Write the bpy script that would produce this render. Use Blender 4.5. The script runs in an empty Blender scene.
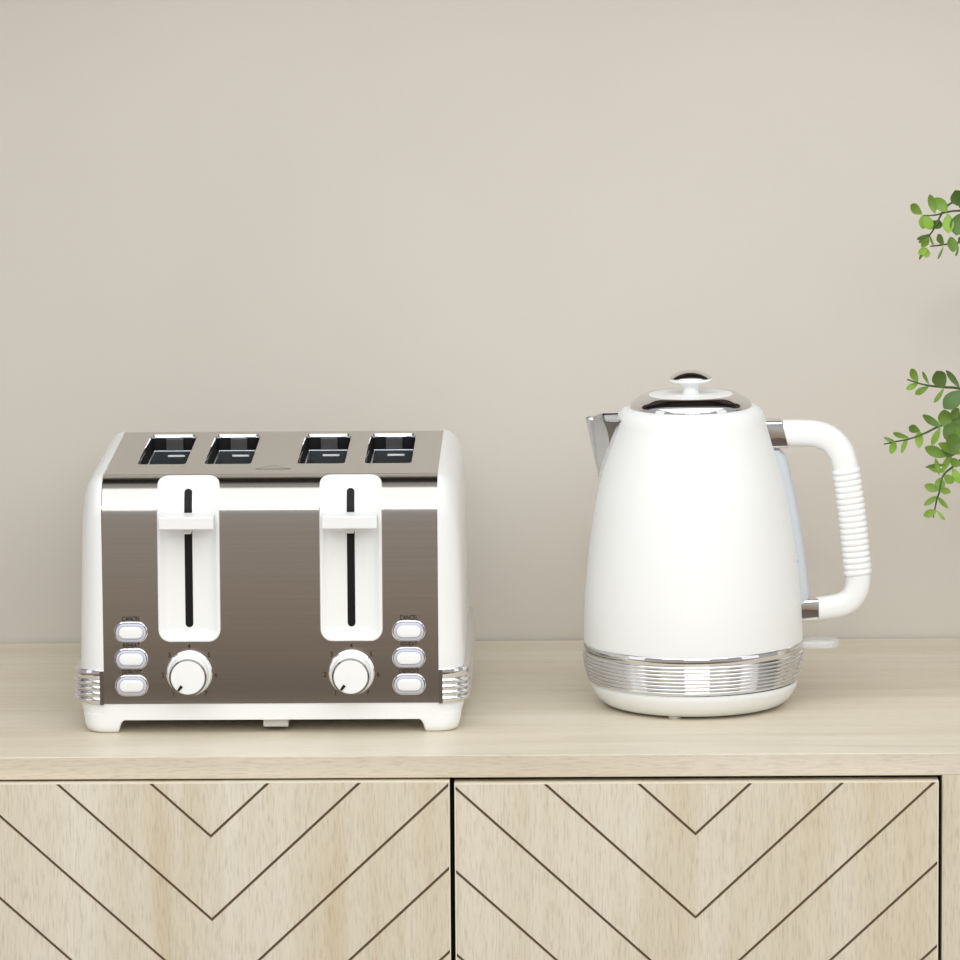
import bpy, bmesh, math, random
from mathutils import Vector, Matrix
pi = math.pi
rnd = random.Random(7)
COL = bpy.context.scene.collection

# ------------------------------------------------------------------ materials
def new_mat(name):
    m = bpy.data.materials.new(name); m.use_nodes = True
    nt = m.node_tree; b = nt.nodes['Principled BSDF']
    return m, nt, b

def srgb(r, g, b):
    f = lambda c: (c/255/12.92) if c/255 <= 0.04045 else ((c/255+0.055)/1.055)**2.4
    return (f(r), f(g), f(b), 1)

def plain(name, col, rough=0.5, metal=0.0, coat=0.0, noise=0.0, spec=0.5):
    m, nt, b = new_mat(name)
    b.inputs['Base Color'].default_value = col
    b.inputs['Roughness'].default_value = rough
    b.inputs['Metallic'].default_value = metal
    b.inputs['Coat Weight'].default_value = coat
    b.inputs['Specular IOR Level'].default_value = spec
    # fine procedural roughness variation
    tc = nt.nodes.new('ShaderNodeTexCoord'); n = nt.nodes.new('ShaderNodeTexNoise')
    n.inputs['Scale'].default_value = 60
    nt.links.new(tc.outputs['Object'], n.inputs['Vector'])
    mr = nt.nodes.new('ShaderNodeMapRange')
    mr.inputs['To Min'].default_value = max(0.0, rough-0.02-noise); mr.inputs['To Max'].default_value = rough+0.02+noise
    nt.links.new(n.outputs['Fac'], mr.inputs['Value']); nt.links.new(mr.outputs['Result'], b.inputs['Roughness'])
    return m

def ramp(nt, fac, stops):
    r = nt.nodes.new('ShaderNodeValToRGB')
    e = r.color_ramp.elements
    while len(e) < len(stops): e.new(0.5)
    for i, (p, c) in enumerate(stops): e[i].position = p; e[i].color = c
    nt.links.new(fac, r.inputs['Fac']); return r.outputs['Color']

def noise(nt, vec, scale, detail=4, rough=0.55, dist=0.0):
    n = nt.nodes.new('ShaderNodeTexNoise')
    n.inputs['Scale'].default_value = scale; n.inputs['Detail'].default_value = detail
    n.inputs['Roughness'].default_value = rough; n.inputs['Distortion'].default_value = dist
    nt.links.new(vec, n.inputs['Vector']); return n.outputs['Fac']

def mapping(nt, scale, loc=(0,0,0), rot=(0,0,0), src='Object'):
    tc = nt.nodes.new('ShaderNodeTexCoord'); mp = nt.nodes.new('ShaderNodeMapping')
    mp.inputs['Scale'].default_value = scale; mp.inputs['Location'].default_value = loc
    mp.inputs['Rotation'].default_value = rot
    nt.links.new(tc.outputs[src], mp.inputs['Vector']); return mp.outputs['Vector']

def mix(nt, fac, a, b, mode='MIX'):
    m = nt.nodes.new('ShaderNodeMix'); m.data_type = 'RGBA'; m.blend_type = mode
    if isinstance(fac, float): m.inputs[0].default_value = fac
    else: nt.links.new(fac, m.inputs[0])
    for s, v in ((6, a), (7, b)):
        if isinstance(v, tuple): m.inputs[s].default_value = v
        else: nt.links.new(v, m.inputs[s])
    return m.outputs[2]

def wood(name, axis, base, light, dark, rough=0.4, contrast=1.0, fine=1.0, loc=(0,0,0), bump=0.05):
    """oak-effect laminate; grain runs along `axis` (0 = x, 2 = z)"""
    m, nt, b = new_mat(name)
    def sc(along, across):
        v = [across]*3; v[axis] = along; return tuple(v)
    broad = noise(nt, mapping(nt, sc(1.6, 16), loc), 1.0, 3, 0.5, 0.6)
    mid = noise(nt, mapping(nt, sc(4.0, 75), loc), 1.0, 4, 0.6, 0.3)
    fin = noise(nt, mapping(nt, sc(70, 800), loc), 1.0, 3, 0.6, 0.25)
    c1 = ramp(nt, broad, [(0.30, dark), (0.52, base), (0.72, light)])
    c2 = ramp(nt, mid, [(0.32, dark), (0.5, base), (0.68, light)])
    c = mix(nt, 0.32, c1, c2)
    g = ramp(nt, fin, [(0.33, (0.74, 0.71, 0.66, 1)), (0.5, (1, 1, 1, 1)), (0.7, (1.05, 1.05, 1.05, 1))])
    c = mix(nt, 0.75*fine, c, g, 'MULTIPLY')
    nt.links.new(c, b.inputs['Base Color'])
    b.inputs['Roughness'].default_value = rough
    bp = nt.nodes.new('ShaderNodeBump'); bp.inputs['Strength'].default_value = bump; bp.inputs['Distance'].default_value = 0.001
    nt.links.new(fin, bp.inputs['Height']); nt.links.new(bp.outputs['Normal'], b.inputs['Normal'])
    return m

def brushed(name, col, rough, bump=0.06):
    m, nt, b = new_mat(name)
    b.inputs['Metallic'].default_value = 1.0
    v = mapping(nt, (3.0, 900, 900))
    f = noise(nt, v, 1.0, 3, 0.6)
    c = ramp(nt, f, [(0.3, tuple(x*0.94 for x in col[:3])+(1,)), (0.7, col)])
    nt.links.new(c, b.inputs['Base Color'])
    mr = nt.nodes.new('ShaderNodeMapRange'); mr.inputs['To Min'].default_value = rough*0.8; mr.inputs['To Max'].default_value = rough*1.25
    nt.links.new(f, mr.inputs['Value']); nt.links.new(mr.outputs['Result'], b.inputs['Roughness'])
    bp = nt.nodes.new('ShaderNodeBump'); bp.inputs['Strength'].default_value = bump; bp.inputs['Distance'].default_value = 0.0003
    nt.links.new(f, bp.inputs['Height']); nt.links.new(bp.outputs['Normal'], b.inputs['Normal'])
    return m

def wall_mat():
    m, nt, b = new_mat('wall_paint')
    v = mapping(nt, (1, 1, 1))
    n1 = noise(nt, v, 3.0, 3, 0.5); n2 = noise(nt, v, 220, 2, 0.6)
    c = ramp(nt, n1, [(0.3, srgb(203, 197, 188)), (0.7, srgb(207, 201, 192))])
    nt.links.new(c, b.inputs['Base Color']); b.inputs['Roughness'].default_value = 0.8
    bp = nt.nodes.new('ShaderNodeBump'); bp.inputs['Strength'].default_value = 0.06; bp.inputs['Distance'].default_value = 0.001
    nt.links.new(n2, bp.inputs['Height']); nt.links.new(bp.outputs['Normal'], b.inputs['Normal'])
    return m

def leaf_mat():
    m, nt, b = new_mat('leaf_green')
    at = nt.nodes.new('ShaderNodeAttribute'); at.attribute_name = 'leaf'
    c = ramp(nt, at.outputs['Fac'], [(0.0, srgb(76, 116, 66)), (0.35, srgb(100, 140, 62)), (0.7, srgb(132, 176, 66)), (1.0, srgb(158, 206, 74))])
    n = noise(nt, mapping(nt, (1, 1, 1)), 160, 3)
    c2 = mix(nt, n, c, srgb(122, 118, 62)); c3 = mix(nt, 0.35, c, c2)
    nt.links.new(c3, b.inputs['Base Color']); b.inputs['Roughness'].default_value = 0.5
    b.inputs['Subsurface Weight'].default_value = 0.0
    tr = nt.nodes.new('ShaderNodeBsdfTranslucent'); nt.links.new(c3, tr.inputs['Color'])
    ms = nt.nodes.new('ShaderNodeMixShader'); ms.inputs[0].default_value = 0.25
    out = nt.nodes['Material Output']
    nt.links.new(b.outputs[0], ms.inputs[1]); nt.links.new(tr.outputs[0], ms.inputs[2]); nt.links.new(ms.outputs[0], out.inputs[0])
    return m

WHITE = plain('white_enamel', srgb(239, 241, 240), 0.32, coat=0.15)
WHITE_KETTLE = plain('white_matt_enamel', srgb(238, 240, 239), 0.42)
WHITE_PLASTIC = plain('white_plastic', srgb(239, 241, 240), 0.35)
CHROME = plain('chrome', (0.76, 0.76, 0.77, 1), 0.06, 1.0)
CHROME_TRIM = plain('chrome_trim', (0.80, 0.80, 0.82, 1), 0.10, 1.0)
STEEL = brushed('brushed_steel', (0.52, 0.495, 0.465, 1), 0.17, 0.025)
STEEL_SATIN = brushed('satin_steel', (0.70, 0.70, 0.69, 1), 0.34, 0.03)
CHEEK = plain('shaded_steel', (0.22, 0.22, 0.22, 1), 0.2, 1.0)  # dark reflection on the spout cheek put into the steel colour
STEEL_BLUE = plain('guide_steel', (0.42, 0.45, 0.48, 1), 0.25, 1.0)
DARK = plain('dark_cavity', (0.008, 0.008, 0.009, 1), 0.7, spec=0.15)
GREY_DARK = plain('heater_grey', (0.05, 0.05, 0.052, 1), 0.45)
BLACK = plain('black_slot', (0.006, 0.006, 0.006, 1), 0.45, spec=0.2)
INK = plain('black_ink', (0.012, 0.011, 0.01, 1), 0.6, spec=0.2)
RING_DARK = plain('chrome_dark_reflection', (0.20, 0.19, 0.185, 1), 0.15, 1.0)  # chrome darkened in colour to hold a dark reflection round the cap
LAV = plain('pale_lavender_plastic', srgb(196, 199, 215), 0.35)
EMBOSS = plain('embossed_mark', (0.20, 0.185, 0.17, 1), 0.3, 1.0)
RUBBER = plain('grey_rubber', srgb(200, 200, 196), 0.6)
WALL = wall_mat()
LEAF = leaf_mat()
STEM = plain('stem_green', srgb(72, 96, 50), 0.6)
POT = plain('white_ceramic', srgb(232, 230, 225), 0.3)
SOIL = plain('potting_soil', srgb(60, 46, 36), 0.9)
B_, L_, D_ = srgb(218, 209, 189), srgb(226, 219, 202), srgb(203, 192, 169)
WOOD_TOP = wood('oak_laminate_top', 0, B_, L_, D_, 0.42, fine=0.5)
WOOD_EDGE = wood('oak_laminate_edge', 0, srgb(214, 204, 184), srgb(224, 216, 199), srgb(196, 184, 161), 0.45, fine=0.75)
WOOD_DOOR = wood('oak_laminate_door', 2, srgb(219, 211, 191), srgb(229, 223, 207), srgb(205, 190, 160), 0.5, fine=0.8, bump=0.12)
WOOD_SIDE = wood('oak_laminate_side', 2, srgb(219, 210, 190), srgb(229, 222, 206), srgb(204, 191, 166), 0.5, fine=0.9)
EDGE_LIGHT = plain('painted_edge_light', srgb(234, 226, 206), 0.5)
GROOVE = plain('groove_brown', srgb(112, 90, 68), 0.7)
CARCASS_DARK = plain('carcass_shadow', (0.015, 0.012, 0.01, 1), 0.8)

def clear_mat(name, col, rough, alpha_mix):
    m, nt, b = new_mat(name)
    b.inputs['Base Color'].default_value = col; b.inputs['Roughness'].default_value = rough
    b.inputs['Transmission Weight'].default_value = alpha_mix; b.inputs['IOR'].default_value = 1.35
    n = noise(nt, mapping(nt, (1, 1, 1)), 40, 2)
    mr = nt.nodes.new('ShaderNodeMapRange'); mr.inputs['To Min'].default_value = rough*0.8; mr.inputs['To Max'].default_value = rough*1.2
    nt.links.new(n, mr.inputs['Value']); nt.links.new(mr.outputs['Result'], b.inputs['Roughness'])
    return m
GAUGE = clear_mat('frosted_gauge_plastic', srgb(228, 235, 242), 0.3, 0.35)
CLEAR = clear_mat('clear_switch_plastic', srgb(246, 246, 246), 0.12, 0.6)

# ------------------------------------------------------------------ mesh helpers
class MB:
    def __init__(self): self.v = []; self.f = []; self.mi = []; self.attr = []
    def add(self, vs, fs, mi=0, attr=None):
        o = len(self.v); self.v += [tuple(p) for p in vs]
        for f in fs: self.f.append([i+o for i in f]); self.mi.append(mi); self.attr.append(attr)
    def loft(self, rings, closed=True, cap0=False, cap1=False, mi=0, attr=None):
        n = len(rings[0]); vs = [p for r in rings for p in r]; fs = []
        for k in range(len(rings)-1):
            for i in range(n if closed else n-1):
                j = (i+1) % n
                fs.append([k*n+i, k*n+j, (k+1)*n+j, (k+1)*n+i])
        if cap0: fs.append(list(range(n))[::-1])
        if cap1: fs.append([(len(rings)-1)*n+i for i in range(n)])
        self.add(vs, fs, mi, attr)
    def lathe(self, prof, seg=96, c=(0, 0, 0), mi=0):
        rings = []
        for r, z in prof:
            rings.append([(c[0]+max(r, 1e-5)*math.cos(2*pi*i/seg), c[1]+max(r, 1e-5)*math.sin(2*pi*i/seg), c[2]+z) for i in range(seg)])
        self.loft(rings, True, mi=mi)
    def box(self, x0, x1, y0, y1, z0, z1, mi=0):
        vs = [(x, y, z) for z in (z0, z1) for y in (y0, y1) for x in (x0, x1)]
        self.add(vs, [[0,2,3,1],[4,5,7,6],[0,1,5,4],[2,6,7,3],[0,4,6,2],[1,3,7,5]], mi)
    def tube(self, pts, rad, n=10, mi=0, attr=None, caps=True):
        pts = [Vector(p) for p in pts]; rings = []
        up = Vector((0, 0, 1)); prev = None
        for i, p in enumerate(pts):
            t = (pts[min(i+1, len(pts)-1)]-pts[max(i-1, 0)]).normalized()
            if prev is None:
                a = t.orthogonal().normalized()
            else:
                a = (prev - t*prev.dot(t)).normalized()
            prev = a; b = t.cross(a)
            r = rad[i] if isinstance(rad, (list, tuple)) else rad
            rings.append([p+a*(r*math.cos(2*pi*k/n))+b*(r*math.sin(2*pi*k/n)) for k in range(n)])
        self.loft(rings, True, caps, caps, mi, attr)
    def build(self, name, mats, parent=None, smooth=True, angle=35, bevel=0, bseg=3, loc=None):
        me = bpy.data.meshes.new(name); me.from_pydata(self.v, [], self.f)
        if not isinstance(mats, (list, tuple)): mats = [mats]
        for m in mats: me.materials.append(m)
        for p, k in zip(me.polygons, self.mi): p.material_index = k; p.use_smooth = smooth
        if any(a is not None for a in self.attr):
            at = me.attributes.new('leaf', 'FLOAT', 'FACE')
            for i, a in enumerate(self.attr): at.data[i].value = a or 0.0
        bm = bmesh.new(); bm.from_mesh(me)
        bmesh.ops.remove_doubles(bm, verts=bm.verts, dist=1e-6)
        bmesh.ops.recalc_face_normals(bm, faces=bm.faces)
        bm.to_mesh(me); bm.free()
        if smooth: me.set_sharp_from_angle(angle=math.radians(angle))
        o = bpy.data.objects.new(name, me); COL.objects.link(o)
        if parent: o.parent = parent
        if loc: o.location = loc
        if bevel:
            b = o.modifiers.new('bevel', 'BEVEL'); b.width = bevel; b.segments = bseg; b.limit_method = 'ANGLE'
            b.angle_limit = math.radians(40); b.harden_normals = True
        return o

def thing(name, label, cat, loc, rz=0, group=None):
    o = bpy.data.objects.new(name, None); COL.objects.link(o); o.empty_display_size = 0.05
    o.location = loc; o.rotation_euler = (0, 0, rz); o['label'] = label; o['category'] = cat
    if group: o['group'] = group
    return o

def structure(o): o['kind'] = 'structure'; return o

def rrect(a0, a1, b0, b1, r, n=8):
    """rounded rectangle, counter-clockwise; r = one radius or (a1b0, a1b1, a0b1, a0b0)"""
    if not isinstance(r, (list, tuple)): r = (r,)*4
    out = []
    for (ca, cb, t0, k) in ((a1, b0, -pi/2, 0), (a1, b1, 0, 1), (a0, b1, pi/2, 2), (a0, b0, pi, 3)):
        q = r[k]; ca2 = ca-q if ca == a1 else ca+q; cb2 = cb+q if cb == b0 else cb-q
        for i in range(n+1):
            t = t0+pi/2*i/n; out.append((ca2+q*math.cos(t), cb2+q*math.sin(t)))
    return out

def stadium(cx, cz, w, h, n=14):
    r = h/2; out = []
    for k, (sx, t0) in enumerate(((1, -pi/2), (-1, pi/2))):
        for i in range(n+1):
            t = t0+pi*i/n; out.append((cx+sx*(w/2-r)+r*math.cos(t), cz+r*math.sin(t)))
    return out

# smooth curve through points
def catmull(pts, per=8):
    P = [Vector(p) for p in pts]; out = []
    for i in range(len(P)-1):
        p0 = P[max(i-1, 0)]; p1 = P[i]; p2 = P[i+1]; p3 = P[min(i+2, len(P)-1)]
        for k in range(per):
            t = k/per
            out.append(0.5*((2*p1)+(p2-p0)*t+(2*p0-5*p1+4*p2-p3)*t*t+(3*p1-p0-3*p2+p3)*t**3))
    out.append(P[-1]); return out

def text_mesh(name, parts, mat, parent):
    """several short pieces of lettering (text, x, y, z, size) on the vertical face y, as one mesh facing -y"""
    verts, faces = [], []
    for txt, x, y, z, size in parts:
        cu = bpy.data.curves.new('lettering', 'FONT'); cu.body = txt; cu.size = size
        cu.align_x = 'CENTER'; cu.align_y = 'CENTER'; cu.resolution_u = 3; cu.extrude = 0.0
        cu.offset = 0.0
        tmp = bpy.data.objects.new('lettering', cu); COL.objects.link(tmp)
        dg = bpy.context.evaluated_depsgraph_get()
        me = bpy.data.meshes.new_from_object(tmp.evaluated_get(dg))
        o = len(verts)
        for v in me.vertices: verts.append((x+v.co.x*(0.74 if len(txt) > 1 else 0.95), y, z+v.co.y))
        for p in me.polygons: faces.append([i+o for i in p.vertices])
        bpy.data.objects.remove(tmp); bpy.data.curves.remove(cu); bpy.data.meshes.remove(me)
    mb = MB(); mb.add(verts, faces)
    return mb.build(name, mat, parent, smooth=False)

TOPZ = 0.80     # worktop height

# ================================================================== SETTING
mb = MB(); mb.box(-2.6, 2.6, 0.513, 0.60, 0, 2.7)
structure(mb.build('wall_back', WALL, smooth=False))
mb = MB(); mb.box(-2.6, 2.6, -5.2, 0.513, -0.05, 0.0)
FLOOR = wood('floor_boards', 0, srgb(104, 84, 66), srgb(118, 96, 76), srgb(84, 68, 53), 0.5, fine=0.6)
structure(mb.build('floor', FLOOR, smooth=False))

# unseen dark board added above the view; it shades the top of the wall and shows in the chrome
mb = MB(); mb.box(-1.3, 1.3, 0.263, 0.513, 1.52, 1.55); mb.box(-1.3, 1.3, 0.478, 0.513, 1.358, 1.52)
structure(mb.build('shade_board_1', plain('added_dark_board', srgb(58, 50, 44), 0.5), smooth=False))

# ================================================================== SIDEBOARD
sb = thing('sideboard', 'pale oak effect sideboard with chevron grooved doors carrying the toaster and kettle', 'sideboard', (0.107, 0.020, 0.0))
SX = 0.107
XL, XR = -0.4351-0.003-0.018-SX, 0.6605+0.003+0.018-SX
mb = MB(); mb.box(XL-0.004, XR+0.004, 0.0, 0.490, 0.7828, TOPZ)
top = mb.build('top_panel', [WOOD_TOP, WOOD_EDGE], sb, smooth=False)
for p in top.data.polygons:
    if abs(p.normal.z) < 0.5: p.material_index = 1
top.modifiers.new('bevel', 'BEVEL').width = 0.0006

def clip_half(poly, a, b, c, keep):
    """clip convex polygon [(x,z)] by a*x+b*z+c >= 0 (keep=1) or <= 0 (keep=-1)"""
    out = []
    for i in range(len(poly)):
        p, q = poly[i], poly[(i+1) % len(poly)]
        dp = keep*(a*p[0]+b*p[1]+c); dq = keep*(a*q[0]+b*q[1]+c)
        if dp >= 0: out.append(p)
        if (dp >= 0) != (dq >= 0):
            t = dp/(dp-dq); out.append((p[0]+(q[0]-p[0])*t, p[1]+(q[1]-p[1])*t))
    return out

def make_door(x0, x1, z0, z1, y0=-0.006):
    cx = (x0+x1)/2-0.0008; step = 0.0643; gw = 0.00105; eb = 0.0008
    apex0 = 0.7387+0.0011
    mb = MB()
    mb.box(x0, x1, y0+0.0022, y0+0.018, z0, z1, 0)
    # light caught on the door edges, painted as pale strips
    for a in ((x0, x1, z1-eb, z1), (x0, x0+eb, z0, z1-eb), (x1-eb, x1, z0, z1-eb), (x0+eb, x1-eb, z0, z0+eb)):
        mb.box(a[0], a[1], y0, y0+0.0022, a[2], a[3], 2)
    # brown groove bed just behind the planks
    mb.add([(x0+eb, y0+0.0021, z0), (x1-eb, y0+0.0021, z0), (x1-eb, y0+0.0021, z1-eb), (x0+eb, y0+0.0021, z1-eb)], [[0, 1, 2, 3]], 1)
    xa, xb, za_, zb_ = x0+eb, x1-eb, z0+eb, z1-eb
    for side in (-1, 1):
        S = 0.912 if side < 0 else 0.932; gv = gw*math.sqrt(1+S*S)
        half = [(xa, za_), (cx, za_), (cx, zb_), (xa, zb_)] if side < 0 else [(cx, za_), (xb, za_), (xb, zb_), (cx, zb_)]
        for k in range(-7, 16):
            za = apex0 - k*step               # apex of the groove at the foot of this plank
            lo = za + gv; hi = za + step - gv
            poly = clip_half(half, -S*side, 1, S*side*cx-lo, 1)
            if len(poly) > 2: poly = clip_half(poly, -S*side, 1, S*side*cx-hi, -1)
            if len(poly) < 3: continue
            n = len(poly)
            vs = [(x, y0, z) for x, z in poly]+[(x, y0+0.0022, z) for x, z in poly]
            mb.add(vs, [list(range(n))]+[[i, (i+1) % n, n+(i+1) % n, n+i] for i in range(n)], 0)
    return mb.build('door', [WOOD_DOOR, GROOVE, EDGE_LIGHT], sb, smooth=False)
DZ0 = 0.13
for (a, b_, zt) in ((-0.4351, -0.0757, 0.7812), (-0.0721, 0.2925, 0.7794), (0.3160, 0.6605, 0.7794)):
    make_door(a-SX, b_-SX, DZ0, zt)
for (a, b_) in ((-0.4561, -0.4381), (0.2955, 0.3135), (0.6635, 0.6815)):
    mb = MB(); mb.box(a-SX, b_-SX, 0.0, 0.488, 0.11, 0.7828)
    mb.build('side_panel', WOOD_SIDE, sb, smooth=False, bevel=0.0005, bseg=1)
mb = MB(); mb.box(-0.4381-SX, 0.2955-SX, 0.0, 0.488, 0.11, 0.127); mb.box(0.3135-SX, 0.6635-SX, 0.0, 0.488, 0.11, 0.127)
mb.build('bottom_panel', WOOD_SIDE, sb, smooth=False)
mb = MB(); mb.box(-0.4381-SX, 0.2955-SX, 0.02, 0.026, 0.127, 0.7828); mb.box(0.3135-SX, 0.6635-SX, 0.02, 0.026, 0.127, 0.7828)
mb.build('gap_shade_panel', CARCASS_DARK, sb, smooth=False)  # near-black sheet painting the shade seen through the door gaps
for x in (-0.40, 0.62):
    for y in (0.05, 0.45):
        mb = MB(); mb.loft([[(x-SX+r*math.cos(2*pi*i/20), y+r*math.sin(2*pi*i/20), z) for i in range(20)] for r, z in ((0.012, 0.0), (0.02, 0.11))], True, True, True)
        mb.build('leg', WOOD_SIDE, sb)

# ================================================================== TOASTER
TX, TY = -0.2137, 0.112
T = thing('toaster', 'white and brushed steel four slot toaster with two levers left of the kettle', 'toaster', (TX, TY, TOPZ), -0.003)
HW = 0.1287; ZB = 0.0232; ZT = 0.1965; RC = 0.028; YB = 0.290
SL = [(-0.1066, -0.0690), (-0.0544, -0.0180), (0.0180, 0.0550), (0.0704, 0.1070)]
SY0, SY1 = 0.086, 0.248

TILT = math.radians(3.0)     # the front panel bows back slightly towards its top
L1 = (ZT-ZB-RC*(1-math.sin(TILT)))/(1-TILT*TILT/6)
CREASE = L1+RC*(pi/2-TILT)
def prof_pt(s, off=0.0):
    """front profile by arc length s: gently bowed panel, then round-over to the crease"""
    q = min(s, L1)
    th = TILT*q/L1; y = L1*(1-math.cos(th))/TILT; z = ZB+L1*math.sin(th)/TILT
    if s > L1:
        a = min(TILT+(s-L1)/RC, pi/2)
        y += RC*(math.cos(TILT)-math.cos(a)); z += RC*(math.sin(a)-math.sin(TILT)); th = a
    return (y-off*math.cos(th), z+off*math.sin(th))

# steel shell: front + round-over, top with slots, rounded back
mb = MB()
front = [prof_pt(L1*i/16) for i in range(16)]+[prof_pt(L1+(CREASE-L1)*i/28) for i in range(29)]
YC = front[-1][0]
front.append((YC+0.0012, ZT-0.0010))
NXS = 12
xs = [-HW+2*HW*i/NXS for i in range(NXS+1)]
mb.loft([[(x, y, z) for y, z in front] for x in xs], False)
back = [(YB-0.028+0.028*math.sin(pi/2*i/14), ZT-0.028+0.028*math.cos(pi/2*i/14)) for i in range(15)]+[(YB, ZB)]
mb.loft([[(x, y, z) for y, z in back] for x in (-HW, HW)], False)
# top plate with rounded slot holes
bm = bmesh.new()
def loop(bm, pts, z):
    vs = [bm.verts.new((x, y, z)) for x, y in pts]
    return [bm.edges.new((vs[i], vs[(i+1) % len(vs)])) for i in range(len(vs))]
es = loop(bm, [(-HW, YC+0.0012), (HW, YC+0.0012), (HW, YB-0.028), (-HW, YB-0.028)], ZT)
holes = [rrect(a, b, SY0, SY1, 0.006, 6) for a, b in SL]
for h in holes: es += loop(bm, h, ZT)
bmesh.ops.triangle_fill(bm, use_beauty=True, use_dissolve=False, edges=es)
bm.verts.ensure_lookup_table(); bm.verts.index_update()
mb.add([v.co[:] for v in bm.verts], [[v.index for v in f.verts] for f in bm.faces]); bm.free()
mb.build('steel_shell', STEEL, T, angle=20)

for (a, b), h in zip(SL, holes):
    cx, cy = (a+b)/2, (SY0+SY1)/2
    mb = MB()      # bright turned-down rim, then dark walls
    def sh(pts, d): return [(cx+(x-cx)*(1-d/(b-a)*2), cy+(y-cy)*(1-d/(SY1-SY0)*2)) for x, y in pts]
    r0 = [(x, y, ZT+0.0001) for x, y in h]; r1 = [(x, y, ZT-0.0012) for x, y in sh(h, 0.0006)]; r2 = [(x, y, ZT-0.0024) for x, y in sh(h, 0.0008)]
    mb.loft([r0, r1, r2], True, mi=0)
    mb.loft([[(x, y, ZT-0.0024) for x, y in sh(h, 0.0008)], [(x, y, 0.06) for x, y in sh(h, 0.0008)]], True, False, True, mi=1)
    slot = mb.build('bread_slot', [CHROME, DARK], T, angle=50)
    mb = MB(); w = b-a
    mb.box(cx-w*0.17, cx+w*0.19, SY1-0.005, SY1-0.0015, ZT-0.020, ZT-0.0028)
    mb.build('heater_plate', GREY_DARK, slot, smooth=False)
    mb = MB()
    yb = SY1-0.010
    mb.box(a+0.002, b-0.0012, yb, yb+0.003, 0.09, ZT-0.0112)
    mb.box(a+0.0012, a+0.0035, SY0+0.05, yb, 0.09, ZT-0.0118)
    mb.build('bread_guide', STEEL_BLUE, slot, smooth=False, bevel=0.0008)
    mb = MB(); mb.loft([[(x, yb-0.0004, z) for x, z in stadium(cx+0.002, ZT-0.0158, 0.0140, 0.0016, 8)], [(x, yb-0.0016, z) for x, z in stadium(cx+0.002, ZT-0.0158, 0.0132, 0.0010, 8)]], True, True, True)
    mb.build('guide_highlight', WHITE_PLASTIC, slot)  # white bar painted in as the highlight on the guide steel

# shallow peaked mark embossed between the slots
mb = MB()
ex, ey = 0.0004, 0.059
def strip(mb, p, q, w):
    d = Vector((q[0]-p[0], q[1]-p[1])).normalized(); n = Vector((-d.y, d.x))*w/2
    mb.add([(p[0]+n.x, p[1]+n.y, ZT+0.00015), (p[0]-n.x, p[1]-n.y, ZT+0.00015), (q[0]-n.x, q[1]-n.y, ZT+0.00015), (q[0]+n.x, q[1]+n.y, ZT+0.00015)], [[0, 1, 2, 3]])
strip(mb, (ex-0.014, ey+0.001), (ex-0.001, ey+0.019), 0.0006); strip(mb, (ex+0.013, ey), (ex-0.001, ey+0.019), 0.0006); strip(mb, (ex-0.013, ey), (ex+0.014, ey), 0.0022)
mb.build('embossed_mark', EMBOSS, T, smooth=False)

# white pillow sides
def side_x(s, base, z): return s*(HW+base+0.0045*(1-z/ZT))
for s in (-1, 1):
    mb = MB(); rings = []
    zb = 0.049; R = 0.024; TH = 0.0157; NR = 14
    rings.append([(s*HW, y, z) for y, z in rrect(0.001, YB-0.001, zb, ZT-0.001, (0.0008, RC, RC, 0.0008), 12)])
    for k in range(NR+1):
        t = pi/2*k/NR; ins = R*(1-math.cos(t)); x = TH*math.sin(t)
        rt = RC+0.012*(1-math.cos(t))
        ring = rrect(-0.0006+ins, YB+0.0006-ins, zb, ZT+0.0008-ins*0.95, (0.0008, rt, rt, 0.0008), 12)
        rings.append([(s*(HW+x+0.0045*(1-z/ZT)*math.sin(t)), y, z) for y, z in ring])
    mb.loft(rings, True, False, True)
    mb.build('side_panel', WHITE, T, angle=50)
    # ribbed chrome band
    prof = [(0.0492, -0.004), (0.0498, 0.0030), (0.0492, 0.0038), (0.0430, 0.0038), (0.0423, 0.0026)]
    nr = 4
    for k in range(nr):
        z1 = 0.0420-k*0.0046
        for j in range(9):
            t = pi*j/8; prof.append((z1-0.0046*j/8, 0.0024+0.0024*math.sin(t)))
    prof.append((ZB, 0.0015)); prof.append((ZB-0.0005, -0.004))
    mb = MB(); rings = []
    for z, o in prof:
        xo = HW+0.0157+0.0038+o; ry = R*0.85; rx = 0.0157+0.0038+o
        path = [(s*HW, -0.0002-o*0.35)]
        for i in range(17):
            t = pi/2*i/16; path.append((s*(HW+rx*math.sin(t)), -0.0002-o*0.35+(ry)*(1-math.cos(t))))
        for i in range(17):
            t = pi/2*i/16; path.append((s*(HW+rx*math.cos(t)), YB+o*0.35-ry+ry*math.sin(t)))
        path.append((s*HW, YB+o*0.35))
        rings.append([(x, y, z) for x, y in path])
    mb.loft(rings, False)
    mb.box(min(s*HW, s*(HW+0.0030)), max(s*HW, s*(HW+0.0030)), -0.0034, 0.004, ZB, 0.0494)
    mb.build('chrome_band', CHROME, T, angle=60)

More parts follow.
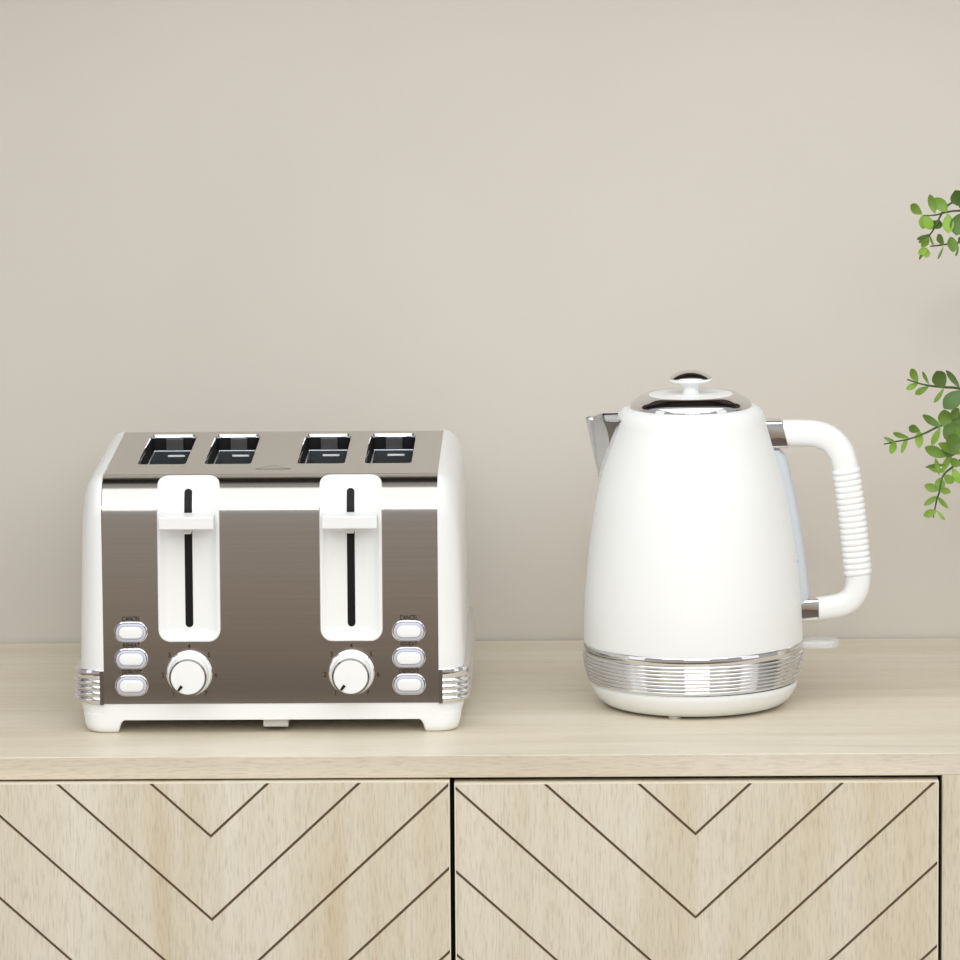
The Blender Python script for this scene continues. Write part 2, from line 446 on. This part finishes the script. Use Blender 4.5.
# white base tray and feet
mb = MB(); rings = []
for z, e, r in ((0.0231, 0.0180, 0.022), (0.0225, 0.0192, 0.022), (0.0190, 0.0188, 0.022), (0.0150, 0.0174, 0.020), (0.0112, 0.0160, 0.019), (0.0104, 0.0150, 0.018)):
    rings.append([(x, y, z) for x, y in rrect(-HW-e, HW+e, 0.0005, YB-0.0005, r, 12)])
mb.loft(rings, True, True, True)
mb.build('base', WHITE, T, angle=45)
for sx in (-1, 1):
    for fy in (0, 1):
        mb = MB(); rings = []
        for z, xo, xi, yf in ((0.0150, 0.0172, 0.0190, 0.0006), (0.0110, 0.0166, 0.0162, 0.0006), (0.0085, 0.0163, 0.0135, 0.0006), (0.0060, 0.0158, 0.0122, 0.0007), (0.0032, 0.0150, 0.0114, 0.0010), (0.0012, 0.0140, 0.0108, 0.0020), (0.0, 0.0125, 0.0102, 0.0036)):
            xa, xb = HW-xi, HW+xo
            p = rrect(min(sx*xa, sx*xb), max(sx*xa, sx*xb), yf, 0.032, ((0.015, 0.004, 0.002, 0.002) if sx > 0 else (0.002, 0.002, 0.004, 0.015)), 8)
            rings.append([(x, y if not fy else YB-y, z) for x, y in p])
        mb.loft(rings, True, True, True)
        mb.build('foot', WHITE, T, angle=50)
mb = MB(); mb.box(-0.0070, 0.0125, 0.006, 0.03, 0.0035, 0.0110)
mb.build('tab', RUBBER, T, bevel=0.0012)

# lever plates, slots, levers
def sym_outline(w, s0, s1, r, n=10, m=26):
    """right half of a rounded rect from bottom centre to top centre"""
    pts = [(0, s0), (w-r, s0)]
    for i in range(1, n+1):
        t = -pi/2+pi/2*i/n; pts.append((w-r+r*math.cos(t), s0+r+r*math.sin(t)))
    for i in range(1, m): pts.append((w, s0+r+(s1-s0-2*r)*i/m))
    for i in range(n+1):
        t = pi/2*i/n; pts.append((w-r+r*math.cos(t), s1-r+r*math.sin(t)))
    pts.append((0, s1)); return pts
def wrapped(cx, w, s0, s1, r, layers, mi=0, mb=None):
    mb = mb or MB(); rings = []
    for ins, off in layers:
        h = sym_outline(w-ins, s0+ins, s1-ins, max(r-ins*0.8, 0.0006))
        full = h + [(-x, s) for x, s in h[-2:0:-1]]
        ring = []
        for x, s in full:
            y, z = prof_pt(s, off); ring.append((cx+x, y, z))
        rings.append(ring)
    mb.loft(rings, True, mi=mi)
    last = rings[-1]; N = len(last); hn = len(h); fs = []
    for k in range(hn-1):
        a, b_ = k, k+1; c, d = (N-k-1+1) % N, (N-k-1) % N
        f = [a, b_, d, c]
        f2 = []
        for i in f:
            if i not in f2: f2.append(i)
        if len(f2) > 2: fs.append(f2)
    mb.add(last, fs, mi)
    return mb
LX = (-0.0622, 0.0622)
for cx in LX:
    mb = wrapped(cx, 0.0238, 0.0487, L1+0.0320, 0.0092, [(0, 0.0), (0.0, 0.0030), (0.0004, 0.0037), (0.0016, 0.0039), (0.0026, 0.0034), (0.0045, 0.0020), (0.0075, 0.0012), (0.011, 0.0010)])
    plate = mb.build('lever_plate', WHITE_PLASTIC, T, angle=40)
    mb = wrapped(cx, 0.0242, 0.0483, L1+0.0325, 0.0096, [(0, 0.0002), (0.0, 0.0008), (0.0006, 0.0009)])
    mb.build('plate_trim', CHROME_TRIM, plate, angle=40)
    mb = wrapped(cx, 0.0030, 0.0597, L1+0.0200, 0.0030, [(0, 0.0011), (0.0002, 0.0013)])
    mb.build('lever_slot', BLACK, plate, angle=40)
    # lever
    lz = 0.1675
    mb = MB()
    mb.box(cx-0.0212, cx+0.0212, -0.026, -0.0045, lz-0.0050, lz+0.0050)
    lev = mb.build('lever', WHITE_PLASTIC, T, bevel=0.0011, angle=30)
    mb = MB(); mb.box(cx-0.0030, cx+0.0030, -0.012, 0.0, lz-0.0105, lz-0.0040)
    mb.build('lever_stem', WHITE_PLASTIC, lev, bevel=0.0006)

# knobs and numerals
def dial(cx, cz):
    def disc(prof, mi=0, mb=None):
        mb = mb or MB()
        rings = [[(cx+max(r, 1e-5)*math.cos(2*pi*i/64)*0.95, y, cz+max(r, 1e-5)*math.sin(2*pi*i/64)*0.95) for i in range(64)] for r, y in prof]
        mb.loft(rings, True, mi=mi); return mb
    k = disc([(0.0178, 0.0), (0.0178, -0.0022), (0.0172, -0.0030), (0.0163, -0.0032), (0.0150, -0.0185), (0.0146, -0.0190)]).build('dial_knob', WHITE_PLASTIC, T, angle=40)
    disc([(0.0186, 0.0), (0.0186, -0.0012), (0.0178, -0.0018)]).build('chrome_ring', CHROME, k, angle=40)
    disc([(0.0147, -0.0185), (0.01515, -0.0192), (0.01515, -0.0204), (0.0140, -0.0212), (0.0136, -0.0205)]).build('chrome_ring', RING_DARK, k, angle=40)
    disc([(0.0138, -0.0200), (0.0138, -0.0211), (0.0132, -0.0218), (0.0001, -0.0219)]).build('knob_cap', WHITE_PLASTIC, k, angle=40)
    mb = MB(); a = math.radians(233)
    d = Vector((math.cos(a), math.sin(a))); n = Vector((-d.y, d.x))
    def q(r, w): return (cx+d.x*r+n.x*w, cz+d.y*r+n.y*w)
    pts = [q(0.0078, -0.0012), q(0.0125, -0.0008), q(0.0125, 0.0008), q(0.0078, 0.0012)]
    mb.loft([[(x, -0.0217, z) for x, z in pts], [(x, -0.0225, z) for x, z in pts]], True, True, True)
    mb.build('pointer', INK, k, smooth=False)
    nums = []
    for i in range(7):
        a = math.radians(233-i*(286/6)); r = 0.0205
        nums.append((str(i+1), cx+r*math.cos(a), -0.0003, cz+r*math.sin(a), 0.0052))
    text_mesh('dial_numerals', nums, INK, T)
DIALS = ((-0.0628, 0.0472), (0.0618, 0.0472))
for c in DIALS: dial(*c)

# buttons
for cx in (-0.1072, 0.1060):
    txt = []
    for cz, name in ((0.0793, 'CANCEL'), (0.0585, 'REHEAT'), (0.0377, 'DEFROST')):
        def st(ws, y0): return [(x, y0, z) for x, z in stadium(cx, cz, 0.0258-2*ws, 0.0164-2*ws)]
        mb = MB(); mb.loft([st(0, 0), st(0, -0.0016), st(0.0007, -0.0022), st(0.0016, -0.0021), st(0.0018, -0.0010)], True, False, True)
        bt = mb.build('push_button', CHROME, T, angle=40)
        mb = MB(); mb.loft([st(0.0013, -0.0008), st(0.0014, -0.0024), st(0.0030, -0.0028), st(0.0035, -0.0022)], True, False, True)
        mb.build('button_ring', LAV, bt, angle=40)
        mb = MB(); mb.loft([st(0.0036, -0.002), st(0.0036, -0.0040), st(0.0041, -0.0046), st(0.0052, -0.0048)], True, False, True)
        mb.build('button_cap', WHITE_PLASTIC, bt, angle=40)
        txt.append((name, cx, -0.0003, cz+0.0100, 0.0049))
    text_mesh('button_lettering', txt, INK, T)

# ================================================================== KETTLE
KX, KY = 0.1137, 0.226
PB = thing('kettle_power_base', 'low round white power base under the electric kettle', 'kettle base', (KX, KY, TOPZ)); PB.scale = (1.024,)*3
mb = MB(); mb.lathe([(0.0, 0.0018), (0.0655, 0.0018), (0.0690, 0.0028), (0.0733, 0.0062), (0.0764, 0.0102), (0.0787, 0.0150), (0.0795, 0.0187), (0.0788, 0.0197), (0.0, 0.0197)], 128)
mb.build('base_dish', WHITE_KETTLE, PB, angle=50)
for a in (255, 15, 135):
    mb = MB(); x, y = 0.062*math.cos(math.radians(a)), 0.062*math.sin(math.radians(a))
    mb.lathe([(0.0, 0.0), (0.0045, 0.0), (0.005, 0.0008), (0.005, 0.0035)], 24, (x, y, 0))
    mb.build('foot', RUBBER, PB)

K = thing('electric_kettle', 'white tapered electric kettle with ribbed handle right of the toaster', 'kettle', (KX, KY, TOPZ)); K.scale = (1.024,)*3; K.rotation_euler = (0, -0.009, 0)
body = [(0.0834, 0.0492), (0.0838, 0.0505), (0.0838, 0.057), (0.0835, 0.070), (0.0829, 0.082), (0.0816, 0.098), (0.0795, 0.1185), (0.0763, 0.141), (0.0726, 0.1615), (0.0677, 0.1815), (0.0630, 0.1985), (0.0600, 0.2095), (0.0583, 0.2160), (0.0574, 0.2200), (0.0558, 0.2242), (0.0530, 0.2280), (0.0498, 0.2299), (0.0468, 0.2304), (0.0462, 0.2296)]
bp = [ (p.x, p.y) for p in catmull([(r, z, 0) for r, z in body], 4)]
def body_r(z):
    for (r0, z0), (r1, z1) in zip(body, body[1:]):
        if z0 <= z <= z1: return r0+(r1-r0)*(z-z0)/(z1-z0)
    return body[0][0]
mb = MB(); mb.lathe(bp, 160); mb.build('body', WHITE_KETTLE, K, angle=60)
# ribbed chrome band
prof = [(0.0825, 0.0506), (0.0842, 0.0503), (0.0846, 0.0496), (0.0849, 0.0446), (0.0846, 0.0440)]
nr = 8; z0, z1 = 0.0437, 0.0205
for k in range(nr):
    for j in range(7):
        t = (k+j/7)/nr; z = z0+(z1-z0)*t
        r = 0.0843-0.0042*t**2.2
        prof.append((r+0.0011*math.sin(pi*j/7), z))
prof += [(0.0800, 0.0203), (0.0785, 0.0200)]
mb = MB(); mb.lathe(prof, 160); mb.build('chrome_band', CHROME, K, angle=70)

# lid
mb = MB(); mb.lathe([(p.x, p.y) for p in catmull([(0.0463, 0.2290, 0), (0.0466, 0.2305, 0), (0.0459, 0.2332, 0), (0.0441, 0.2354, 0), (0.0413, 0.2373, 0), (0.0383, 0.2390, 0), (0.0360, 0.2400, 0), (0.0342, 0.2403, 0), (0.0322, 0.2398, 0)], 8)], 128)
lid = mb.build('lid', CHROME, K, angle=60)
mb = MB(); mb.lathe([(0.0323, 0.2390), (0.0320, 0.2401), (0.0310, 0.2403), (0.0200, 0.2399), (0.0075, 0.2399), (0.0064, 0.2408), (0.0060, 0.2436), (0.0063, 0.2462), (0.0085, 0.2478), (0.0130, 0.2488), (0.0160, 0.2497), (0.0167, 0.2508), (0.0163, 0.2520), (0.0155, 0.2524)], 96)
mb.build('lid_knob', WHITE_PLASTIC, lid, angle=50)
mb = MB(); mb.lathe([(0.0162, 0.2518), (0.0163, 0.2522), (0.0158, 0.2531), (0.0143, 0.2544), (0.0115, 0.2560), (0.0085, 0.2573), (0.0050, 0.2581), (0.0, 0.2583)], 96)
mb.build('knob_cap', CHROME, lid, angle=60)

# spout: V-shaped sheet leaving the body on the -x side
zt_, zb_ = 0.2232, 0.1770
rings = []; NZ = 20; edges_f = []; edges_b = []
def lerp(a, b, t): return a+(b-a)*t
for k in range(NZ+1):
    t = k/NZ; z = zb_+(zt_-zb_)*t
    rb = body_r(z); w = 0.0004+0.0190*t
    xe = -math.sqrt(max(rb*rb-w*w, 1e-8))
    nose = min(lerp(-0.0705, -0.0800, t), -rb-0.0004)
    q = max(0.0, (t-0.42)/0.58)                      # width of the flat cheek next to the body
    xk = lerp(xe-0.0004, -0.0672, q) if q > 0 else xe-0.0004
    xk = max(xk, nose+0.0002); wk = w-0.0012*q
    rr = min(0.0040*t+0.0003, (xk-nose)*0.6)
    ts = (nose+rr*1.3, rr*0.95)                      # start of the rounded nose
    half = [(xe, w)]+[(lerp(xe, xk, i/5), lerp(w, wk, i/5)) for i in range(1, 6)]+[(lerp(xk, ts[0], i/5), lerp(wk, ts[1], (i/5)**1.15)) for i in range(1, 6)]
    arc = [(nose+rr*1.3-rr*1.3*math.cos(a), rr*0.95*math.sin(a)) for a in [-pi/2+pi*i/8 for i in range(1, 8)]]
    pts = [(x, -y) for x, y in half]+arc+half[::-1]
    rings.append([(x, y, z) for x, y in pts])
    edges_f.append((xe*1.014, -w*1.014, z)); edges_b.append((xe*1.014, w*1.014, z))
mb = MB(); mb.loft(rings, False)
np_ = len(rings[0])
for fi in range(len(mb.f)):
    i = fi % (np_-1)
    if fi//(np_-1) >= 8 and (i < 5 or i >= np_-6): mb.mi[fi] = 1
sp = mb.build('spout', [STEEL_SATIN, CHEEK], K, angle=22)
so = sp.modifiers.new('solidify', 'SOLIDIFY'); so.thickness = 0.0009; so.offset = 0
mb = MB(); mb.tube(edges_b[::-1]+edges_f, 0.0017, 10); mb.build('spout_trim', CHROME_TRIM, sp)

# handle
def sweep(pts, hw, hd, n=28, ex=2.6):
    """path in the x-z plane; hw in-plane half width, hd half depth"""
    rings = []
    for i, p in enumerate(pts):
        t = (pts[min(i+1, len(pts)-1)]-pts[max(i-1, 0)]).normalized()
        nrm = Vector((t.z, 0, -t.x))
        w = hw[i] if isinstance(hw, list) else hw; d = hd[i] if isinstance(hd, list) else hd
        ring = []
        for k in range(n):
            a = 2*pi*k/n; c, s = math.cos(a), math.sin(a)
            cc = math.copysign(abs(c)**(2/ex), c); ss = math.copysign(abs(s)**(2/ex), s)
            ring.append(p+nrm*(w*cc)+Vector((0, 1, 0))*(d*ss))
        rings.append(ring)
    return rings
hp = catmull([(0.0700, 0, 0.2088), (0.0830, 0, 0.2086), (0.0960, 0, 0.2075), (0.1065, 0, 0.2030), (0.1135, 0, 0.1945), (0.1170, 0, 0.1850), (0.1190, 0, 0.1720), (0.1225, 0, 0.1420), (0.1260, 0, 0.1060), (0.1268, 0, 0.0950), (0.1255, 0, 0.0870), (0.1215, 0, 0.0800), (0.1140, 0, 0.0752), (0.1040, 0, 0.0733), (0.0945, 0, 0.0722)], 8)
n = len(hp); hws = []
for i in range(n):
    t = i/(n-1)
    hws.append(0.0102 if t < 0.3 else (0.0102-0.0014*(t-0.3)/0.7))
mb = MB(); mb.loft(sweep(hp, hws, 0.0092), True, True, True)
H = mb.build('handle', WHITE_PLASTIC, K, angle=50)
gp, gw = [], []; NRB = 18
mids = catmull([(0.1178, 0, 0.1812), (0.1192, 0, 0.1710), (0.1225, 0, 0.1440), (0.1258, 0, 0.1080), (0.1267, 0, 0.0985)], 24)
cum = [0.0]
for a, b_ in zip(mids, mids[1:]): cum.append(cum[-1]+(b_-a).length)
NS = NRB*10
for i in range(NS+1):
    d = cum[-1]*i/NS; k = max(0, min(len(mids)-2, next((q for q in range(len(cum)-1) if cum[q+1] >= d), len(mids)-2)))
    gp.append(mids[k].lerp(mids[k+1], (d-cum[k])/(cum[k+1]-cum[k]))); gw.append(0.0099+0.0011*abs(math.sin(pi*i/10))**0.7)
mb = MB(); mb.loft(sweep(gp, gw, [w-0.0008 for w in gw]), True, True, True)
mb.build('ribbed_grip', WHITE_PLASTIC, H, angle=60)
for (xa, xb, zc, h, sl) in ((0.0560, 0.0715, 0.2088, 0.0106, 0.0), (0.0800, 0.0960, 0.0724, 0.0086, 0.0)):
    mb = MB(); rings = []
    for x, g in ((xa, 0), (xb-0.0004, 0), (xb, -0.0006)):
        rings.append([(x+(zc-z)*0.24*(1 if zc > 0.1 else 0.0), y, z) for y, z in rrect(-0.0098-g*0, 0.0098, zc-h-g, zc+h+g, 0.0022, 5)])
    mb.loft(rings, True, True, True); mb.build('handle_collar', CHROME, H, angle=40)

# water gauge strip on the handle side
mb = MB(); rings = []
for k in range(25):
    t = k/24; z = 0.0775+(0.1965-0.0775)*t
    r = body_r(z)-0.0015; pr = 0.0072+0.0022*t**2+0.0014*(1-t)**2
    if k in (0, 24): pr *= 0.6
    ring = []
    hwid = 0.0105
    for i in range(15):
        a = pi*i/14; ring.append((math.sqrt(r*r-hwid**2)+(pr+r-math.sqrt(r*r-hwid**2))*math.sin(a)**0.55, -hwid*math.cos(a), z))
    rings.append(ring)
mb.loft(rings, True, True, True); mb.build('water_gauge', GAUGE, K, angle=50)

# clear rocker switch low on the handle side
mb = MB(); ol = rrect(0.0810, 0.1115, -0.0105, 0.0105, (0.008, 0.008, 0.001, 0.001), 8)
cx_ = 0.096
def sc_(ol, f): return [(cx_+(x-cx_)*(1-f/0.03), y*(1-f/0.021*2)) for x, y in ol]
mb.loft([[(x, y, 0.0429) for x, y in sc_(ol, 0.0006)], [(x, y, 0.0436) for x, y in ol], [(x, y, 0.0476) for x, y in ol], [(x, y, 0.0484) for x, y in sc_(ol, 0.0006)]], True, True, True)
mb.build('switch', CLEAR, K, angle=40)

# ================================================================== PLANT
PX, PY = 0.3235, 0.26      # where the sprays enter the picture from the right
PL = thing('potted_eucalyptus', 'leafy green eucalyptus plant reaching in at the right edge beside the kettle', 'plant', (0.47, PY, TOPZ))
OX = 0.47
S = 1/1290.0
def P(px, py, dy=0.0):       # plant-local point: px to the right of / py below the spray origin, in thirteen-hundredths of a metre
    return Vector((PX-OX+(px-960)*S, dy, 0.2110+(430-py)*S*1.014))
def leaf(mb, base, tip, w, tone, n=11, cup=0.18, roll=0.0):
    base = Vector(base); tip = Vector(tip); d = tip-base; L = d.length; d.normalize()
    view = Vector((0, -1, 0.15)).normalized()
    side = d.cross(view).normalized(); nrm = side.cross(d).normalized()
    side = (side*math.cos(roll)+nrm*math.sin(roll)); nrm = side.cross(d).normalized()
    vs, fs = [], []
    for i in range(n+1):
        t = i/n
        ww = w/2*(math.sin(pi*t**1.08)**0.66) if 0 < t < 1 else (w*0.04)
        bend = -L*0.12*math.sin(pi*t)
        c = base+d*(L*t)+nrm*bend
        for sgn, f in ((-1, 1), (-0.5, 0.3), (0, 0), (0.5, 0.3), (1, 1)):
            vs.append(c+side*(ww*sgn)+nrm*(cup*ww*f))
    for i in range(n):
        for j in range(4):
            a = i*5+j; fs.append([a, a+1, a+6, a+5])
    mb.add(vs, fs, 0, tone)
def spray(stem, leaves, zoom, dy=0.0, rs=1.5, extra=None):
    ox, oy, k = zoom
    q = lambda x, y, d: P(ox+x/k, oy+y/k, d)
    pts = [q(x, y, dy+0.010*math.sin(i*1.3)) for i, (x, y) in enumerate(stem)]
    if extra: pts = [Vector(e) for e in extra]+pts
    cv = catmull(pts, 6)
    mb = MB(); mb.tube(cv, [S*rs*(1.25-0.75*i/(len(cv)-1)) for i in range(len(cv))], 8)
    st = mb.build('stem', STEM, PL)
    mb = MB()
    for (bx, by, tx, ty, w, tone) in leaves:
        j = rnd.uniform(-0.006, 0.006)
        leaf(mb, q(bx, by, dy), q(tx, ty, dy+j*1.6-0.003), w/k*S, tone, roll=rnd.uniform(-0.25, 0.25))
    lf = mb.build('leaves', LEAF, st, angle=80)
Z1 = (840, 350, 5.333); Z2 = (780, 167, 5.333)
M1 = (0.0, 0.0, 0.12); M2 = (-0.02, 0.0, 0.24)
spray([(760, 240), (640, 202), (555, 190), (470, 170), (412, 155), (357, 145)],
      [(412,158,372,78,44,.6),(412,165,348,195,34,.75),(472,170,435,97,20,.45),(470,182,392,212,36,.6),(553,190,505,88,84,.15),(553,190,495,258,26,.5),(638,190,562,90,34,.1),(650,205,548,290,92,.1),(720,230,660,120,90,.2),(730,235,690,330,90,.3)], Z1, -0.01, 1.5, [M1, (-0.03, 0, 0.19)])
spray([(760, 420), (640, 400), (545, 412), (455, 440), (370, 468), (300, 494), (240, 515)],
      [(300,495,235,472,22,.5),(295,490,275,562,42,.85),(370,470,280,435,30,.55),(365,470,328,548,28,.8),(430,435,365,405,46,.4),(425,430,428,528,46,.9),(545,412,443,345,44,.35),(540,415,490,500,38,.7),(575,420,560,320,80,.55),(640,400,560,470,95,.35),(640,360,600,320,70,.5),(660,420,620,340,80,.3),(690,400,640,480,90,.5)], Z1, 0.005, 1.4, [M1, (-0.04, 0, 0.17)])
spray([(740, 560), (650, 585), (600, 620), (545, 655), (525, 740), (515, 800), (502, 895)],
      [(560,600,450,612,22,.25),(560,640,465,612,34,.75),(545,640,600,545,36,.85),(530,660,505,560,26,.8),(555,655,600,690,50,.65),(600,620,640,690,50,.8),(525,740,450,712,48,.6),(532,742,536,675,58,.75),(530,735,592,748,38,.7),(520,770,445,818,34,.6),(522,775,580,840,28,.65),(515,850,442,872,44,.7),(515,845,556,888,20,.85),(560,560,450,505,62,.5),(640,520,525,540,60,.15),(650,545,520,480,52,.75),(650,500,560,440,80,.4),(650,600,580,570,50,.55),(640,470,580,530,70,.3)], Z1, -0.012, 1.5, [M1, (-0.025, 0, 0.18), (-0.07, 0, 0.212)])
spray([(1120, 236), (960, 232), (880, 238), (820, 243), (760, 243)],
      [(755,242,690,183,52,.6),(762,245,758,318,46,.75),(775,245,795,318,58,.8),(825,240,795,135,46,.55),(890,230,825,158,64,.65),(895,240,895,340,62,.85),(965,240,935,352,92,.15),(850,275,830,325,52,.2),(960,200,928,110,78,.15),(1000,235,985,140,90,.3),(1040,238,1020,340,90,.3)], Z2, 0.0, 1.3, [M2, (-0.03, 0, 0.33)])
spray([(1100, 130), (960, 180), (895, 210), (850, 262), (820, 320), (795, 372), (772, 432)],
      [(805,355,725,374,22,.2),(800,370,738,396,26,.55),(795,375,762,432,40,.8),(790,432,738,458,40,.95),(780,430,785,484,42,.95),(772,440,746,497,18,.4),(800,360,828,428,14,.75),(835,285,785,318,50,.3),(850,275,868,305,14,.5)], Z2, 0.008, 1.3, [M2, (-0.03, 0, 0.36)])
spray([(1100, 370), (960, 395), (870, 404), (795, 403)],
      [(870,402,832,335,40,.35),(868,408,833,472,14,.3),(948,400,884,392,84,.45),(950,408,928,452,14,.3),(955,395,968,350,40,.3),(1010,390,990,320,70,.4)], Z2, -0.008, 1.4, [M2, (-0.02, 0, 0.31)])
# the rest of the plant, beyond the frame
for k in range(9):
    a = rnd.uniform(-0.9, 1.3); L = rnd.uniform(0.16, 0.30)
    base = Vector((rnd.uniform(-0.02, 0.02), rnd.uniform(-0.02, 0.02), 0.12))
    tipx = abs(L*math.sin(a))*0.8+0.01
    pts = [base, base+Vector((tipx*0.3, rnd.uniform(-0.03, 0.03), L*0.5)), base+Vector((tipx, rnd.uniform(-0.06, 0.06), L*abs(math.cos(a))))]
    cv = catmull(pts, 8); mb = MB(); mb.tube(cv, 0.0014, 6); st = mb.build('stem', STEM, PL)
    mb = MB()
    for i in range(3, len(cv)):
        for sgn in (-1, 1):
            t = (cv[i]-cv[i-1]).normalized(); o = Vector((-t.z*sgn, rnd.uniform(-0.5, 0.5), t.x*sgn)).normalized()
            leaf(mb, cv[i], cv[i]+(o+t*0.5)*0.017, 0.013, rnd.random(), roll=rnd.uniform(-0.5, 0.5))
    mb.build('leaves', LEAF, st, angle=80)
mb = MB(); mb.lathe([(0.0, 0.0), (0.046, 0.0), (0.050, 0.003), (0.060, 0.118), (0.062, 0.120), (0.058, 0.121), (0.054, 0.108), (0.0, 0.108)], 64)
mb.build('pot', POT, PL, angle=40)
mb = MB(); mb.lathe([(0.0, 0.114), (0.03, 0.113), (0.0545, 0.1085)], 48); mb.build('soil', SOIL, PL)

# ================================================================== LIGHT
def area(name, loc, target, sx, sy, power, col=(1, 1, 1)):
    l = bpy.data.lights.new(name, 'AREA'); l.shape = 'RECTANGLE'; l.size = sx; l.size_y = sy; l.energy = power; l.color = col
    o = bpy.data.objects.new(name, l); COL.objects.link(o); o.location = loc
    o.rotation_euler = (Vector(target)-Vector(loc)).to_track_quat('-Z', 'Y').to_euler(); return o
area('softbox_key', (0.1, -0.98, 1.98), (0.1, -0.98+0.36, 0.98), 2.8, 2.05, 31)
area('low_fill', (0.1, -1.0, 0.05), (0.1, -0.15, 0.80), 2.4, 0.6, 5.2, (1.0, 0.985, 0.96))  # added fill lamp standing in for bounce off the floor
sl = bpy.data.lights.new('wall_fill_spot', 'SPOT'); sl.energy = 80; sl.spot_size = math.radians(46); sl.spot_blend = 1.0; sl.shadow_soft_size = 0.12  # unseen spot added to brighten the upper wall
so_ = bpy.data.objects.new('wall_fill_spot', sl); COL.objects.link(so_); so_.location = (0.1, -2.2, 2.3)
so_.rotation_euler = Vector((-0.05, 2.713, -0.42)).to_track_quat('-Z', 'Y').to_euler()
area('softbox_front', (0.3, -4.9, 2.7), (0.0, 0.2, 0.9), 2.4, 1.4, 44)
area('softbox_left', (-2.0, -0.9, 1.5), (0, 0.25, 0.95), 0.8, 1.3, 2.5)
area('softbox_right', (2.0, -0.9, 1.5), (0, 0.25, 0.95), 0.8, 1.3, 2.5)

w = bpy.data.worlds.new('world'); bpy.context.scene.world = w; w.use_nodes = True
nt = w.node_tree; bg = nt.nodes['Background']
tc = nt.nodes.new('ShaderNodeTexCoord'); sx_ = nt.nodes.new('ShaderNodeSeparateXYZ'); nt.links.new(tc.outputs['Generated'], sx_.inputs[0])
mr = nt.nodes.new('ShaderNodeMapRange'); mr.inputs['From Min'].default_value = -0.6; mr.inputs['From Max'].default_value = 0.8
nt.links.new(sx_.outputs['Z'], mr.inputs['Value'])
c = ramp(nt, mr.outputs['Result'], [(0.0, (0.20, 0.16, 0.125, 1)), (0.30, (0.40, 0.30, 0.22, 1)), (0.36, (0.48, 0.39, 0.31, 1)), (0.42, (0.62, 0.59, 0.56, 1)), (0.5, (0.5, 0.5, 0.5, 1)), (1.0, (0.52, 0.52, 0.52, 1))])
nt.links.new(c, bg.inputs['Color']); bg.inputs['Strength'].default_value = 0.85

# ================================================================== CAMERA
cam = bpy.data.cameras.new('camera'); co = bpy.data.objects.new('camera', cam); COL.objects.link(co)
cam.sensor_width = 36; cam.lens = 6000/960*36; cam.clip_start = 0.1; cam.clip_end = 50
pitch, yaw, roll = math.radians(8.6), math.radians(0.66), math.radians(0.42)
fw = Vector((-math.sin(yaw)*math.cos(pitch), math.cos(yaw)*math.cos(pitch), -math.sin(pitch)))
rt = fw.cross(Vector((0, 0, 1))).normalized(); up = rt.cross(fw)
r2 = rt*math.cos(roll)-up*math.sin(roll); u2 = rt*math.sin(roll)+up*math.cos(roll)
M = Matrix((r2, u2, -fw)).transposed().to_4x4(); M.translation = Vector((0, -4.42, 1.6813))
co.matrix_world = M
sc = bpy.context.scene; sc.camera = co
sc.view_settings.view_transform = 'Standard'; sc.view_settings.look = 'None'; sc.view_settings.exposure = 0.0
